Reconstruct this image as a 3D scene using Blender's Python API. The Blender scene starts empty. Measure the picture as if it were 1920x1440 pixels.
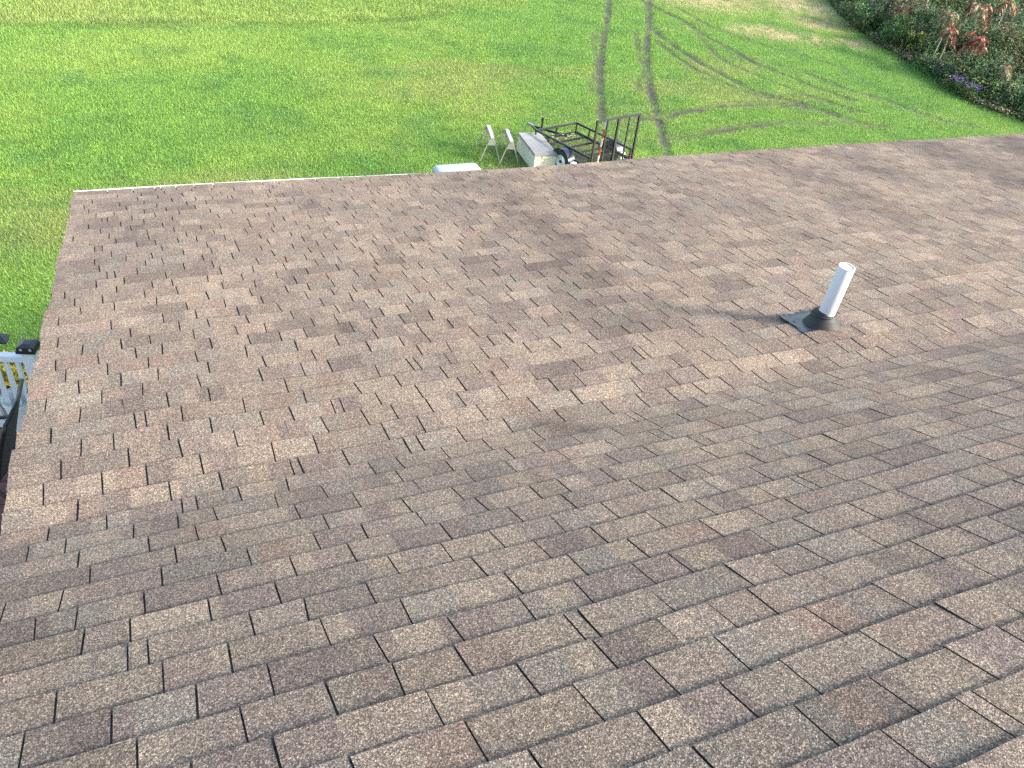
import bpy, bmesh, math, random
import numpy as np
from mathutils import Vector, Matrix
rad = math.radians
random.seed(7); rng = np.random.default_rng(11)

# ------------------------------------------------------------------ camera
F_PX = 1550.0; HC = 9.6                      # focal length in px of the 1920 px photo, eye height over the lawn
_X = np.array([3725., -639., F_PX]); _X /= np.linalg.norm(_X)
_S = np.array([-810., -1020., F_PX]); _S -= _X * (_S @ _X); _S /= np.linalg.norm(_S)
_n = np.cross(_X, _S); _U = _n * math.cos(rad(8)) - _S * math.sin(rad(8)); _Y = np.cross(_U, _X)
RC = np.array([_X, _Y, _U]); CAM = np.array([0, 0, HC])
def onz(px, py, z=0.0):                      # a pixel's ray met with a level plane
    d = RC @ np.array([px - 960., py - 720., F_PX]); return CAM + d * (z - HC) / d[2]
def proj(P):
    v = (np.asarray(P, float) - CAM) @ RC; return v[..., :2] / v[..., 2:3] * F_PX + np.array([960., 720.])

sc = bpy.context.scene
cd = bpy.data.cameras.new('camera'); cam = bpy.data.objects.new('camera', cd); sc.collection.objects.link(cam)
r, d, fw = RC[:, 0], RC[:, 1], RC[:, 2]
cam.matrix_world = Matrix(((r[0], -d[0], -fw[0], 0), (r[1], -d[1], -fw[1], 0), (r[2], -d[2], -fw[2], HC), (0, 0, 0, 1)))
cd.sensor_width = 36; cd.lens = F_PX / 1920 * 36; cd.clip_end = 2000; cd.clip_start = .05
sc.camera = cam

# ------------------------------------------------------------------ light
SUN = Vector((.74, -.54, .48)).normalized()  # towards the sun: low, from the right and behind the camera
w = bpy.data.worlds.new('World'); sc.world = w; w.use_nodes = True
nt = w.node_tree; bg = nt.nodes['Background']
sky = nt.nodes.new('ShaderNodeTexSky'); sky.sky_type = 'NISHITA'; sky.sun_disc = False
sky.sun_elevation = math.asin(SUN.z); sky.sun_rotation = math.atan2(SUN.x, SUN.y)
sky.air_density = 1.3; sky.dust_density = 3.0; sky.ozone_density = 1.0
nt.links.new(sky.outputs[0], bg.inputs[0]); bg.inputs[1].default_value = .15
sl = bpy.data.lights.new('sun', 'SUN'); sl.energy = 2.7; sl.angle = rad(10); sl.color = (1, .90, .77)
so = bpy.data.objects.new('sun', sl); sc.collection.objects.link(so)
so.rotation_euler = SUN.to_track_quat('Z', 'Y').to_euler(); so.location = (20, -12, 30)
sc.view_settings.view_transform = 'Standard'; sc.view_settings.look = 'None'
sc.cycles.use_denoising = False
sc.view_settings.gamma = 1; sc.view_settings.exposure = 2.05; sc.view_settings.use_curve_mapping = False

# ------------------------------------------------------------------ materials
def mat(name):
    m = bpy.data.materials.new(name); m.use_nodes = True
    return m, m.node_tree, m.node_tree.nodes['Principled BSDF']
def N(nt, t, **kw):
    n = nt.nodes.new(t)
    for k, v in kw.items(): setattr(n, k, v)
    return n
def ramp(nt, stops, inter='LINEAR'):
    n = nt.nodes.new('ShaderNodeValToRGB'); e = n.color_ramp; e.interpolation = inter
    while len(e.elements) < len(stops): e.elements.new(.5)
    for el, (p, c) in zip(e.elements, stops): el.position = p; el.color = (*c, 1) if len(c) == 3 else c
    return n
def mixc(nt, mode='MIX', fac=None):
    n = nt.nodes.new('ShaderNodeMix'); n.data_type = 'RGBA'; n.blend_type = mode
    if fac is not None: n.inputs[0].default_value = fac
    return n   # A = inputs[6], B = inputs[7], out = outputs[2]
def g(v): return (v, v, v)
def simple(name, col, rough=.6, metal=0., var=.12, scale=20., bump=0.):
    m, t, b = mat(name)
    geo = N(t, 'ShaderNodeNewGeometry'); no = N(t, 'ShaderNodeTexNoise'); no.inputs['Scale'].default_value = scale; no.inputs['Detail'].default_value = 5
    t.links.new(geo.outputs['Position'], no.inputs['Vector'])
    rp = ramp(t, [(.25, tuple(c * (1 - var) for c in col)), (.75, tuple(min(1, c * (1 + var)) for c in col))])
    t.links.new(no.outputs[0], rp.inputs[0]); t.links.new(rp.outputs[0], b.inputs['Base Color'])
    b.inputs['Roughness'].default_value = rough; b.inputs['Metallic'].default_value = metal
    if bump:
        bp = N(t, 'ShaderNodeBump'); bp.inputs['Strength'].default_value = bump; bp.inputs['Distance'].default_value = .01
        t.links.new(no.outputs[0], bp.inputs['Height']); t.links.new(bp.outputs[0], b.inputs['Normal'])
    return m
def attr_mat(name, rough=.6, trans=0.0, spec=.3):
    m, t, b = mat(name)
    a = N(t, 'ShaderNodeAttribute', attribute_name='Col')
    t.links.new(a.outputs['Color'], b.inputs['Base Color'])
    b.inputs['Roughness'].default_value = rough; b.inputs['Specular IOR Level'].default_value = spec
    if trans:
        tr = N(t, 'ShaderNodeBsdfTranslucent'); mx = N(t, 'ShaderNodeMixShader'); mx.inputs[0].default_value = trans
        t.links.new(a.outputs['Color'], tr.inputs[0]); t.links.new(b.outputs[0], mx.inputs[1]); t.links.new(tr.outputs[0], mx.inputs[2])
        t.links.new(mx.outputs[0], t.nodes['Material Output'].inputs[0])
    return m

def shingle_material():
    m, t, b = mat('asphalt_shingle'); L = t.links.new
    uv = N(t, 'ShaderNodeUVMap', uv_map='UV'); sp = N(t, 'ShaderNodeSeparateXYZ'); L(uv.outputs[0], sp.inputs[0])
    geo = N(t, 'ShaderNodeNewGeometry')
    # blend patches along each course: u in metres, v the course number
    nz = N(t, 'ShaderNodeTexNoise'); nz.inputs['Scale'].default_value = 28; nz.inputs['Detail'].default_value = 3
    L(geo.outputs['Position'], nz.inputs['Vector'])
    a1 = N(t, 'ShaderNodeMath', operation='MULTIPLY'); a1.inputs[1].default_value = 8.0; L(sp.outputs[0], a1.inputs[0])
    a2 = N(t, 'ShaderNodeMath', operation='MULTIPLY_ADD'); a2.inputs[1].default_value = 37.31; L(sp.outputs[1], a2.inputs[0]); L(a1.outputs[0], a2.inputs[2])
    a3 = N(t, 'ShaderNodeMath', operation='MULTIPLY_ADD'); a3.inputs[1].default_value = .22; L(nz.outputs[0], a3.inputs[0]); L(a2.outputs[0], a3.inputs[2])
    vo = N(t, 'ShaderNodeTexVoronoi', voronoi_dimensions='1D', feature='SMOOTH_F1'); vo.inputs['Scale'].default_value = 1; vo.inputs['Smoothness'].default_value = .12
    L(a3.outputs[0], vo.inputs['W'])
    sc3 = N(t, 'ShaderNodeSeparateColor'); L(vo.outputs['Color'], sc3.inputs[0])
    pal = ramp(t, [(.0, (0.1148, 0.0876, 0.0794)), (.16, (0.1416, 0.1100, 0.0948)), (.32, (0.1845, 0.1449, 0.1141)), (.52, (0.2173, 0.1732, 0.1316)),
                   (.64, (0.1590, 0.1265, 0.1064)), (.73, (0.1782, 0.1238, 0.0977)), (.80, (0.1436, 0.1187, 0.1015)), (.92, (0.1620, 0.1420, 0.1181)), (1, (0.1948, 0.1576, 0.1258))])
    L(sc3.outputs[0], pal.inputs[0])
    # weathering in wide soft patches
    nw = N(t, 'ShaderNodeTexNoise'); nw.inputs['Scale'].default_value = 1.3; nw.inputs['Detail'].default_value = 6; nw.inputs['Roughness'].default_value = .6
    L(geo.outputs['Position'], nw.inputs['Vector'])
    rw = ramp(t, [(.3, (.86, .86, .88)), (.7, (1.10, 1.08, 1.05))]); L(nw.outputs[0], rw.inputs[0])
    m1 = mixc(t, 'MULTIPLY', 1); L(pal.outputs[0], m1.inputs[6]); L(rw.outputs[0], m1.inputs[7])
    # even the patches a little
    me = mixc(t, 'MIX', .30); me.inputs[7].default_value = (.167, .134, .110, 1); L(m1.outputs[2], me.inputs[6])
    # algae and soot stains, painted shade at the hump, darker near slope; per vertex
    at = N(t, 'ShaderNodeAttribute', attribute_name='stain_shade')
    m2 = mixc(t, 'MULTIPLY'); L(at.outputs['Fac'], m2.inputs[0]); L(me.outputs[2], m2.inputs[6]); m2.inputs[7].default_value = (.42, .42, .46, 1)
    # each tab a little lighter or darker; course edge's shadow painted as a dark band upslope
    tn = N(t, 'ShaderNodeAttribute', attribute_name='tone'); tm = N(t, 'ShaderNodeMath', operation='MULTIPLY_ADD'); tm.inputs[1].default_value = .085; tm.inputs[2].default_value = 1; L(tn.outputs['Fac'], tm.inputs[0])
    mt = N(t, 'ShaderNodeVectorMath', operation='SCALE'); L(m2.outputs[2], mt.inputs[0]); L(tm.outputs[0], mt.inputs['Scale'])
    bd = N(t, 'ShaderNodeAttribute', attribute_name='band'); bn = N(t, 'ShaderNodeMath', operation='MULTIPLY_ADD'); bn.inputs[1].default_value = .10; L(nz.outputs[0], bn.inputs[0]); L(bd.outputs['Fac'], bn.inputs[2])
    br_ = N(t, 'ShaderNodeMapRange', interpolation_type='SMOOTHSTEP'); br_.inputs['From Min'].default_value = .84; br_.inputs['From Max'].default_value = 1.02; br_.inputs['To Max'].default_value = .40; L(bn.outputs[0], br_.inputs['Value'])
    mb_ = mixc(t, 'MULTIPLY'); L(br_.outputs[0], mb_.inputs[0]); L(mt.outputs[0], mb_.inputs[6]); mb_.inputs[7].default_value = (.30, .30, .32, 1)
    # mineral granules: two sizes of speckle
    g1 = N(t, 'ShaderNodeTexVoronoi'); g1.inputs['Scale'].default_value = 360; L(geo.outputs['Position'], g1.inputs['Vector'])
    g2 = N(t, 'ShaderNodeTexVoronoi'); g2.inputs['Scale'].default_value = 200; L(geo.outputs['Position'], g2.inputs['Vector'])
    s1 = N(t, 'ShaderNodeSeparateColor'); L(g1.outputs['Color'], s1.inputs[0])
    s2 = N(t, 'ShaderNodeSeparateColor'); L(g2.outputs['Color'], s2.inputs[0])
    r1 = ramp(t, [(0, g(.40)), (.35, g(.70)), (.70, g(1.06)), (.88, (1.65, 1.62, 1.52)), (1, (2.3, 2.2, 2.0))]); L(s1.outputs[0], r1.inputs[0])
    r2 = ramp(t, [(0, g(.62)), (.6, g(1.0)), (1, (1.45, 1.42, 1.36))]); L(s2.outputs[0], r2.inputs[0])
    m3 = mixc(t, 'MULTIPLY', 1); L(mb_.outputs[2], m3.inputs[6]); L(r1.outputs[0], m3.inputs[7])
    m4 = mixc(t, 'MULTIPLY', 1); L(m3.outputs[2], m4.inputs[6]); L(r2.outputs[0], m4.inputs[7])
    L(m4.outputs[2], b.inputs['Base Color']); b.inputs['Roughness'].default_value = .92; b.inputs['Specular IOR Level'].default_value = .25
    bp = N(t, 'ShaderNodeBump'); bp.inputs['Strength'].default_value = .55; bp.inputs['Distance'].default_value = .0016
    L(g1.outputs['Distance'], bp.inputs['Height']); L(bp.outputs[0], b.inputs['Normal'])
    return m

M = {}
M['shingle'] = shingle_material()
M['underlay'] = simple('asphalt_underlayer', (.045, .036, .030), .95)
M['asphalt_edge'] = simple('asphalt_cut_edge', (.022, .019, .017), .9)
M['gutter'] = simple('white_aluminium', (.60, .62, .62), .35, 0, .05, 6)
M['trim'] = simple('white_trim', (.72, .72, .70), .5, 0, .06, 8)
M['siding'] = simple('pale_siding', (.52, .52, .48), .55, 0, .05, 3)
M['pvc'] = simple('white_pvc', (.50, .51, .53), .32, 0, .03, 14)
M['rubber'] = simple('black_rubber', (.006, .007, .009), .65, 0, .3, 30)
M['lead'] = simple('grey_flashing', (.030, .038, .055), .35, .4, .25, 25, .15)
M['vinyl'] = simple('white_vinyl', (.60, .62, .65), .4, 0, .04, 10)
M['deckboard'] = simple('redwood_stain', (.150, .062, .055), .65, 0, .30, 14)
M['deckframe'] = simple('treated_timber', (.20, .15, .10), .8, 0, .25, 9)
M['black_plastic'] = simple('black_plastic', (.018, .018, .020), .4, 0, .2, 20)
M['lens'] = simple('clear_lens', (.35, .34, .30), .2, 0, .1, 40)
M['black_metal'] = simple('black_painted_steel', (.014, .015, .017), .38, .2, .3, 18)
M['sling'] = simple('dark_sling_fabric', (.055, .058, .062), .8, 0, .25, 60)
M['bucket'] = simple('white_bucket', (.70, .72, .74), .4, 0, .06, 12)
M['green_rim'] = simple('green_rim', (.25, .42, .33), .5)
M['chest_side'] = simple('cream_plastic', (.50, .49, .41), .5, 0, .08, 7)
M['chest_lid'] = simple('grey_plastic_lid', (.22, .22, .205), .55, 0, .10, 5)
M['bin_body'] = simple('blue_grey_plastic', (.22, .29, .36), .4, 0, .10, 6)
M['bin_lid'] = simple('pale_blue_lid', (.27, .33, .38), .4, 0, .06, 5)
M['zinc'] = simple('zinc_steel', (.24, .25, .235), .5, .4, .20, 16)
M['worn_top'] = simple('splashed_grey_top', (.30, .29, .30), .6, .1, .55, 22)
M['tyre'] = simple('tyre_rubber', (.016, .016, .017), .8, 0, .2, 40)
M['rim'] = simple('white_rim', (.68, .70, .74), .35, .2, .08, 20)
M['fender'] = simple('dark_blue_fender', (.030, .040, .065), .25, .3, .2, 10)
M['lamp_white'] = simple('white_marker', (.75, .76, .74), .3)
M['lamp_red'] = simple('red_lens', (.50, .03, .03), .25)
M['tape_red'] = simple('red_tape', (.50, .035, .03), .4)
M['tape_white'] = simple('white_tape', (.75, .75, .75), .4)
M['debris'] = simple('wood_chips', (.42, .38, .26), .9, 0, .4, 30)
M['bark'] = simple('bark', (.13, .10, .08), .9, 0, .3, 30)
M['pale_twig'] = simple('bare_twig', (.36, .34, .31), .9, 0, .25, 30)
M['grass'] = attr_mat('grass_blades', .55, .28, .3)
M['leaf'] = attr_mat('leaves', .5, .18, .35)
M['timber_dark'] = simple('creosote_timber', (.055, .06, .062), .8, 0, .4, 12)

# ------------------------------------------------------------------ helpers
def link(o): sc.collection.objects.link(o); return o
def tag(o, label=None, cat=None, group=None, kind=None):
    if label: o['label'] = label
    if cat: o['category'] = cat
    if group: o['group'] = group
    if kind: o['kind'] = kind
    return o
def empty(name, loc=(0, 0, 0), rz=0.):
    o = bpy.data.objects.new(name, None); link(o); o.location = loc; o.rotation_euler = (0, 0, rz); o.empty_display_size = .2
    return o
class MB:
    def __init__(s): s.v = []; s.f = []
    def add(s, vs, fs):
        o = len(s.v); s.v += [tuple(p) for p in vs]; s.f += [tuple(i + o for i in q) for q in fs]; return s
    def box(s, lo, hi, M4=None):
        x0, y0, z0 = lo; x1, y1, z1 = hi
        vs = [Vector(p) for p in ((x0,y0,z0),(x1,y0,z0),(x1,y1,z0),(x0,y1,z0),(x0,y0,z1),(x1,y0,z1),(x1,y1,z1),(x0,y1,z1))]
        if M4: vs = [M4 @ p for p in vs]
        return s.add(vs, [(0,3,2,1),(4,5,6,7),(0,1,5,4),(1,2,6,5),(2,3,7,6),(3,0,4,7)])
    def bar(s, a, b, wx, wy=None, up=(0, 0, 1)):
        a, b = Vector(a), Vector(b); wy = wy or wx; d = (b - a).normalized()
        sx = d.cross(Vector(up)); sx = sx.normalized() if sx.length > 1e-4 else Vector((1, 0, 0))
        sy = sx.cross(d)
        vs = [p + sx * i * wx / 2 + sy * j * wy / 2 for p in (a, b) for i, j in ((-1,-1),(1,-1),(1,1),(-1,1))]
        return s.add(vs, [(0,1,2,3),(7,6,5,4),(0,4,5,1),(1,5,6,2),(2,6,7,3),(3,7,4,0)])
    def tube(s, pts, rs, n=10, cap=True):
        pts = [Vector(p) for p in pts]; rs = rs if isinstance(rs, (list, tuple)) else [rs] * len(pts); rings = []
        ref = None
        for i, p in enumerate(pts):
            d = (pts[min(i + 1, len(pts) - 1)] - pts[max(i - 1, 0)]).normalized()
            if ref is None: ref = d.orthogonal().normalized()
            ref = (ref - d * ref.dot(d)).normalized(); bi = d.cross(ref)
            rings.append([p + (ref * math.cos(2 * math.pi * k / n) + bi * math.sin(2 * math.pi * k / n)) * rs[i] for k in range(n)])
        vs = [v for rg in rings for v in rg]; fs = []
        for i in range(len(pts) - 1):
            for k in range(n): fs.append((i*n+k, i*n+(k+1)%n, (i+1)*n+(k+1)%n, (i+1)*n+k))
        if cap: fs += [tuple(range(n))[::-1], tuple(range((len(pts)-1)*n, len(pts)*n))]
        return s.add(vs, fs)
    def lathe(s, prof, n=24, M4=None):          # prof: (r, z)
        vs = [Vector((r * math.cos(2*math.pi*k/n), r * math.sin(2*math.pi*k/n), z)) for r, z in prof for k in range(n)]
        if M4: vs = [M4 @ v for v in vs]
        fs = [(i*n+k, i*n+(k+1)%n, (i+1)*n+(k+1)%n, (i+1)*n+k) for i in range(len(prof)-1) for k in range(n)]
        return s.add(vs, fs)
    def build(s, name, m, parent=None, smooth=False, bevel=0.):
        me = bpy.data.meshes.new(name); me.from_pydata(s.v, [], s.f)
        bm = bmesh.new(); bm.from_mesh(me); bmesh.ops.recalc_face_normals(bm, faces=bm.faces)
        if bevel: bmesh.ops.bevel(bm, geom=list(bm.edges), offset=bevel, segments=2, affect='EDGES', clamp_overlap=True)
        bm.to_mesh(me); bm.free()
        if m: me.materials.append(M[m])
        if smooth: me.shade_smooth()
        o = bpy.data.objects.new(name, me); link(o); o.parent = parent; return o
def np_mesh(name, V, F, m, cols=None, parent=None, attrs=None, uvs=None, smooth=False):
    """V (n,3), F (k, 3 or 4) equal sized faces; cols per vertex (n,3); uvs per vertex"""
    V = np.asarray(V, np.float32); F = np.asarray(F, np.int32); k, c = F.shape
    me = bpy.data.meshes.new(name); me.vertices.add(len(V)); me.vertices.foreach_set('co', V.ravel())
    me.loops.add(k * c); me.loops.foreach_set('vertex_index', F.ravel())
    me.polygons.add(k); me.polygons.foreach_set('loop_start', np.arange(0, k * c, c, dtype=np.int32))
    if cols is not None:
        a = me.attributes.new('Col', 'FLOAT_COLOR', 'POINT'); a.data.foreach_set('color', np.c_[cols, np.ones(len(V))].astype(np.float32).ravel())
    for kx, val in (attrs or {}).items():
        a = me.attributes.new(kx, 'FLOAT', 'POINT'); a.data.foreach_set('value', np.asarray(val, np.float32))
    if uvs is not None:
        u = me.uv_layers.new(name='UV'); u.data.foreach_set('uv', np.asarray(uvs, np.float32)[F.ravel()].ravel())
    me.update(calc_edges=True)
    me.shade_smooth() if smooth else me.shade_flat()
    if m == 'shingle': me.set_sharp_from_angle(angle=rad(25))
    me.materials.append(M[m]); o = bpy.data.objects.new(name, me); link(o); o.parent = parent; return o
_tab = rng.random((256, 256))
def vnoise(x, y):                                # value noise in numpy
    x = np.asarray(x, float); y = np.asarray(y, float); xi = np.floor(x).astype(int); yi = np.floor(y).astype(int); fx = x - xi; fy = y - yi
    fx = fx*fx*(3-2*fx); fy = fy*fy*(3-2*fy); t = lambda a, b: _tab[a % 256, b % 256]
    return (t(xi,yi)*(1-fx)+t(xi+1,yi)*fx)*(1-fy)+(t(xi,yi+1)*(1-fx)+t(xi+1,yi+1)*fx)*fy
def fbm(x, y, o=4):
    r = 0; a = .5; s = 0
    for i in range(o): r = r + a * vnoise(x * 2**i + 17.3*i, y * 2**i + 5.1*i); s += a; a *= .55
    return r / s
def poly_dist(x, y, pts):                        # distance to a polyline
    best = np.full(np.shape(x), 1e9)
    for (ax, ay), (bx, by) in zip(pts[:-1], pts[1:]):
        dx, dy = bx-ax, by-ay; t = np.clip(((x-ax)*dx+(y-ay)*dy)/(dx*dx+dy*dy+1e-9), 0, 1)
        best = np.minimum(best, np.hypot(x-ax-t*dx, y-ay-t*dy))
    return best

# ------------------------------------------------------------------ the lawn
def lawn_h(x, y):
    x = np.asarray(x, float); y = np.asarray(y, float)
    return .18*np.exp(-((x-11.5)/3)**2-((y-18.6)/2)**2) + .10 * (fbm(np.asarray(x)*.09, np.asarray(y)*.09, 3) - .5) * np.clip((np.asarray(y) - 22) / 6, 0, 1)
def px_line(pts, ox, oy, s): return [tuple(onz(ox + s*a, oy + s*b)[:2]) for a, b in pts]
q = lambda *p: px_line(p, 1000, 0, .3125)
q2 = lambda *p: px_line(p, 1500, 0, .21875)
TRACKS = [  # wheel tracks: polyline, half width, strength
    (q((455,-60),(450,40),(440,130),(420,230),(402,380),(400,520),(405,620),(412,720)), .24, 1.0),
    (q((370,190),(355,270),(375,350),(388,420),(345,490),(352,550)), .18, .45),
    (q((700,-60),(692,50),(690,150),(680,250),(680,400),(700,540),(740,680),(770,800),(800,940)), .25, 1.0),
    (q((612,180),(620,260),(640,360),(668,440),(622,500),(640,545)), .18, .45),
    (q((690,160),(760,220),(860,290),(1000,380),(1150,460),(1300,540),(1450,590),(1600,620),(1800,690),(2000,750)), .24, .85),
    (q((750,260),(850,340),(950,410),(1080,470),(1250,545),(1400,590)), .2, .6),
    (q((560,-40),(680,20),(750,60),(900,130),(1050,230),(1200,310),(1350,390),(1500,450),(1700,530),(1900,600)), .22, .7),
    (q2((900,930),(1100,1000),(1250,1040),(1500,1090)), .2, .6),
    (q((980,200),(1100,340),(1200,400),(1400,480),(1600,560),(1750,620),(1920,670)), .2, .5),
    (q2((0,610),(200,690),(450,790),(700,850),(1000,960),(1250,1040)), .22, .65),
    (q2((0,800),(200,860),(450,940),(600,980)), .18, .55),
    (q((640,715),(800,700),(950,665),(1100,640),(1250,630),(1400,628),(1600,640),(1800,680)), .26, .75),
    (q((790,835),(950,812),(1100,790),(1250,760),(1450,740),(1700,745),(1920,735),(2100,760)), .26, .65),
    (q((760,20),(880,60),(1050,160),(1250,230),(1450,300),(1600,335),(1900,425)), .2, .4),
]
THICKET = [tuple(onz(*p)[:2]) for p in ((1552,-12),(1575,20),(1610,52),(1650,82),(1700,110),(1745,140),(1800,178),(1860,205),(1925,228))]
THICKET = [(THICKET[0][0]+4, THICKET[0][1]+10)] + THICKET + [(THICKET[-1][0]+1, THICKET[-1][1]-4), (THICKET[-1][0]+4, THICKET[-1][1]-9)]
_ty = np.array([p[1] for p in THICKET])[::-1]; _tx = np.array([p[0] for p in THICKET])[::-1]
def into_thicket(x, y): return x - np.interp(y, _ty, _tx) + 1.5*(fbm(np.asarray(x)*.5+2, np.asarray(y)*.5+9, 2)-.5)            # metres behind the thicket's front
FIELD = [tuple(onz(*p)[:2]) for p in ((-500,46),(0,48),(160,50),(330,44),(480,46),(600,50),(760,40),(900,22),(1100,0))]
_fx = np.array([p[0] for p in FIELD]); _fy = np.array([p[1] for p in FIELD])
STRAW = [onz(*p)[:2] for p in ((1290,2),(1340,6),(1400,58),(1440,62),(1475,70),(1530,20),(1545,45),(1500,8),(1520,75),(1600,82))]
STRAWR = [1.5, 2.0, .9, 1.2, .9, 2.2, 1.6, 2., .9, 1.]
def ground_state(x, y):
    trk = np.zeros_like(x)
    for pts, hw, st in TRACKS:
        d = poly_dist(x, y, pts) + (fbm(x*2.2, y*2.2, 2) - .5) * .12
        trk = np.maximum(trk, min(1, st*1.25) * np.clip(1.3 - d / (hw*(.68 if st > .9 else .85)), 0, 1))
    straw = np.zeros_like(x)
    for (sx, sy), rr in zip(STRAW, STRAWR): straw = np.maximum(straw, np.clip(1.2 - np.hypot((x-sx)/1.4, y-sy)/rr, 0, 1))
    field = np.clip((y - np.interp(x, _fx, _fy)) / .5, 0, 1) * (x < 17)
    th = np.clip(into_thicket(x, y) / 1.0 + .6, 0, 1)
    return trk, straw, field, th
def lerp(a, b, t): return a + (b - a) * t[:, None]
def lawn_colour(x, y, st):
    trk, straw, field, th = st
    n1 = fbm(x*.28, y*.28, 4); n2 = fbm(x*.9+40, y*.9, 4); n3 = fbm(x*.13+9, y*.34+3, 3)
    # mower stripes run roughly with x, so the tone streaks that way
    n4 = fbm(x*.35, y*2.6, 3)
    c = np.tile(np.array([.135, .275, .040]), (len(x), 1))
    c = lerp(c, np.array([.205, .320, .055]), np.clip((n1-.42)*2.6, 0, .8))
    c = lerp(c, np.array([.068, .190, .034]), np.clip((.48-n2)*2.4, 0, .6))
    c = lerp(c, np.array([.230, .250, .085]), np.clip((n3-.58)*3.5, 0, .45))
    c = lerp(c, np.array([.085, .215, .036]), np.clip((n4-.54)*2.0, 0, .4))
    c = lerp(c, np.array([.215, .305, .080]), field*.5)
    ed = y - np.interp(x, _fx, _fy); c = lerp(c, np.array([.060, .150, .030]), np.exp(-((ed-.05)/.30)**2)*(x < 14)*.6*np.clip(fbm(x*.6, y*.6+4, 2)*2-.3, 0, 1))
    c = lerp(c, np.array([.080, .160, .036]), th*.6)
    c = lerp(c, np.array([.46, .38, .22]), straw*np.clip(fbm(x*3, y*3, 3)*2.4-.55, 0, 1))
    c = c*1.16 + np.array([.014, .004, .014])
    br = np.clip(fbm(x*2.6+3, y*2.6, 3)*2.8-.70, 0, 1)
    c = lerp(c, np.array([.105, .094, .066]), np.clip(trk*(.34+.80*br), 0, 1))
    return c
def ground_sheet():
    # one sheet out to the horizon, finer where the photograph looks
    def axis(lo, hi, a, b, step, far): return np.unique(np.r_[-far, -far*.4, np.linspace(lo-60, lo, 8), np.arange(a, b, step), np.linspace(hi, hi+60, 8), far*.4, far])
    xs = axis(-14, 56, -13, 55, .22, 1200.); ys = axis(-14, 46, 8, 45, .22, 1200.)
    X, Y = np.meshgrid(xs, ys); x, y = X.ravel(), Y.ravel()
    st = ground_state(x, y); z = lawn_h(x, y) - .05 * np.clip(st[0], 0, 1)
    z = np.where((np.abs(x) > 80) | (np.abs(y) > 80), 0, z)
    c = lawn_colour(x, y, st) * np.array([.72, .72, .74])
    nx, ny = len(xs), len(ys); i = np.arange(nx-1); j = np.arange(ny-1); I, J = np.meshgrid(i, j); a = (J*nx+I).ravel()
    o = np_mesh('ground', np.c_[x, y, z], np.c_[a, a+1, a+1+nx, a+nx], 'grass', c, smooth=True); tag(o, kind='structure')
    return o
def blades(x, y, z, ln, wd, cols, lean=.5):
    n = len(x); az = rng.random(n)*2*math.pi; le = rng.random(n)*lean + .05; ta = az + rng.normal(0, .8, n)
    dx, dy = np.cos(az)*wd/2, np.sin(az)*wd/2
    tip = np.c_[x + np.sin(ta)*le*ln, y - np.cos(ta)*le*ln, z + ln*np.sqrt(np.clip(1-le*le, .1, 1))]
    V = np.empty((n, 3, 3)); V[:, 0] = np.c_[x-dx, y-dy, z-.01]; V[:, 1] = np.c_[x+dx, y+dy, z-.01]; V[:, 2] = tip
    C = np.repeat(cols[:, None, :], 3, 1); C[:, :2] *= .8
    return V.reshape(-1, 3), C.reshape(-1, 3)
def grow_grass():
    n = 1800000
    # sample the lawn that the camera (and a step aside) can see
    x = rng.uniform(-9, 46, n*2); y = rng.uniform(9.5, 41, n*2)
    P = proj(np.c_[x, y, np.zeros(n*2)])
    ok = (P[:, 0] > -160) & (P[:, 0] < 2060) & (P[:, 1] > -70) & (P[:, 1] < 760) & (into_thicket(x, y) < .8)
    ok &= ~((P[:, 1] > 420) & (P[:, 0] > 190)) & ~((P[:, 0] > 250) & (P[:, 1] > 385 - .06*P[:, 0]))
    ok &= ~((x > -.1) & (y < 6.4))
    dist = np.hypot(x, y); ok &= rng.random(n*2) < np.clip(22/dist, .35, 1)
    x, y = x[ok][:1100000], y[ok][:1100000]
    st = ground_state(x, y); trk, straw, field, th = st
    keep = rng.random(len(x)) > np.clip(trk*.95*(.5+.6*fbm(x*2.6+3, y*2.6, 3)), 0, .85)
    x, y = x[keep], y[keep]; st = tuple(s[keep] for s in st); trk, straw, field, th = st
    c = lawn_colour(x, y, st); m = len(x)
    c *= rng.lognormal(0, .24, m)[:, None] * (.80 + .42*fbm(x*3.1+7, y*4.5, 3))[:, None]
    pale = rng.random(m) < .05; c[pale] = c[pale]*.4 + np.array([.38, .36, .16])*.6
    ln = rng.uniform(.05, .10, m) * (1 + .6*field + 1.2*th) * (1 - .35*trk) * (.75 + .5*fbm(x*1.2, y*1.2, 2))
    wd = rng.uniform(.009, .016, m) * (1 + .5*field)
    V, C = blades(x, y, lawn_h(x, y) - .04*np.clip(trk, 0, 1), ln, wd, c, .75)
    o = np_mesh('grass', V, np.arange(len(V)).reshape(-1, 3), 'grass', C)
    tag(o, 'mown green lawn grass with muddy wheel tracks', 'grass', kind='stuff')
ground_sheet(); grow_grass()

# ------------------------------------------------------------------ the house and its roof
E_Y, E_Z, E_X0 = 7.07, HC - 3.506, -.458        # eave line
EXPO = .143; CR_Y = 2.345                          # course exposure, line where the pitch changes
RX1 = 13.2; RIDGE_Y = -1.9
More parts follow.
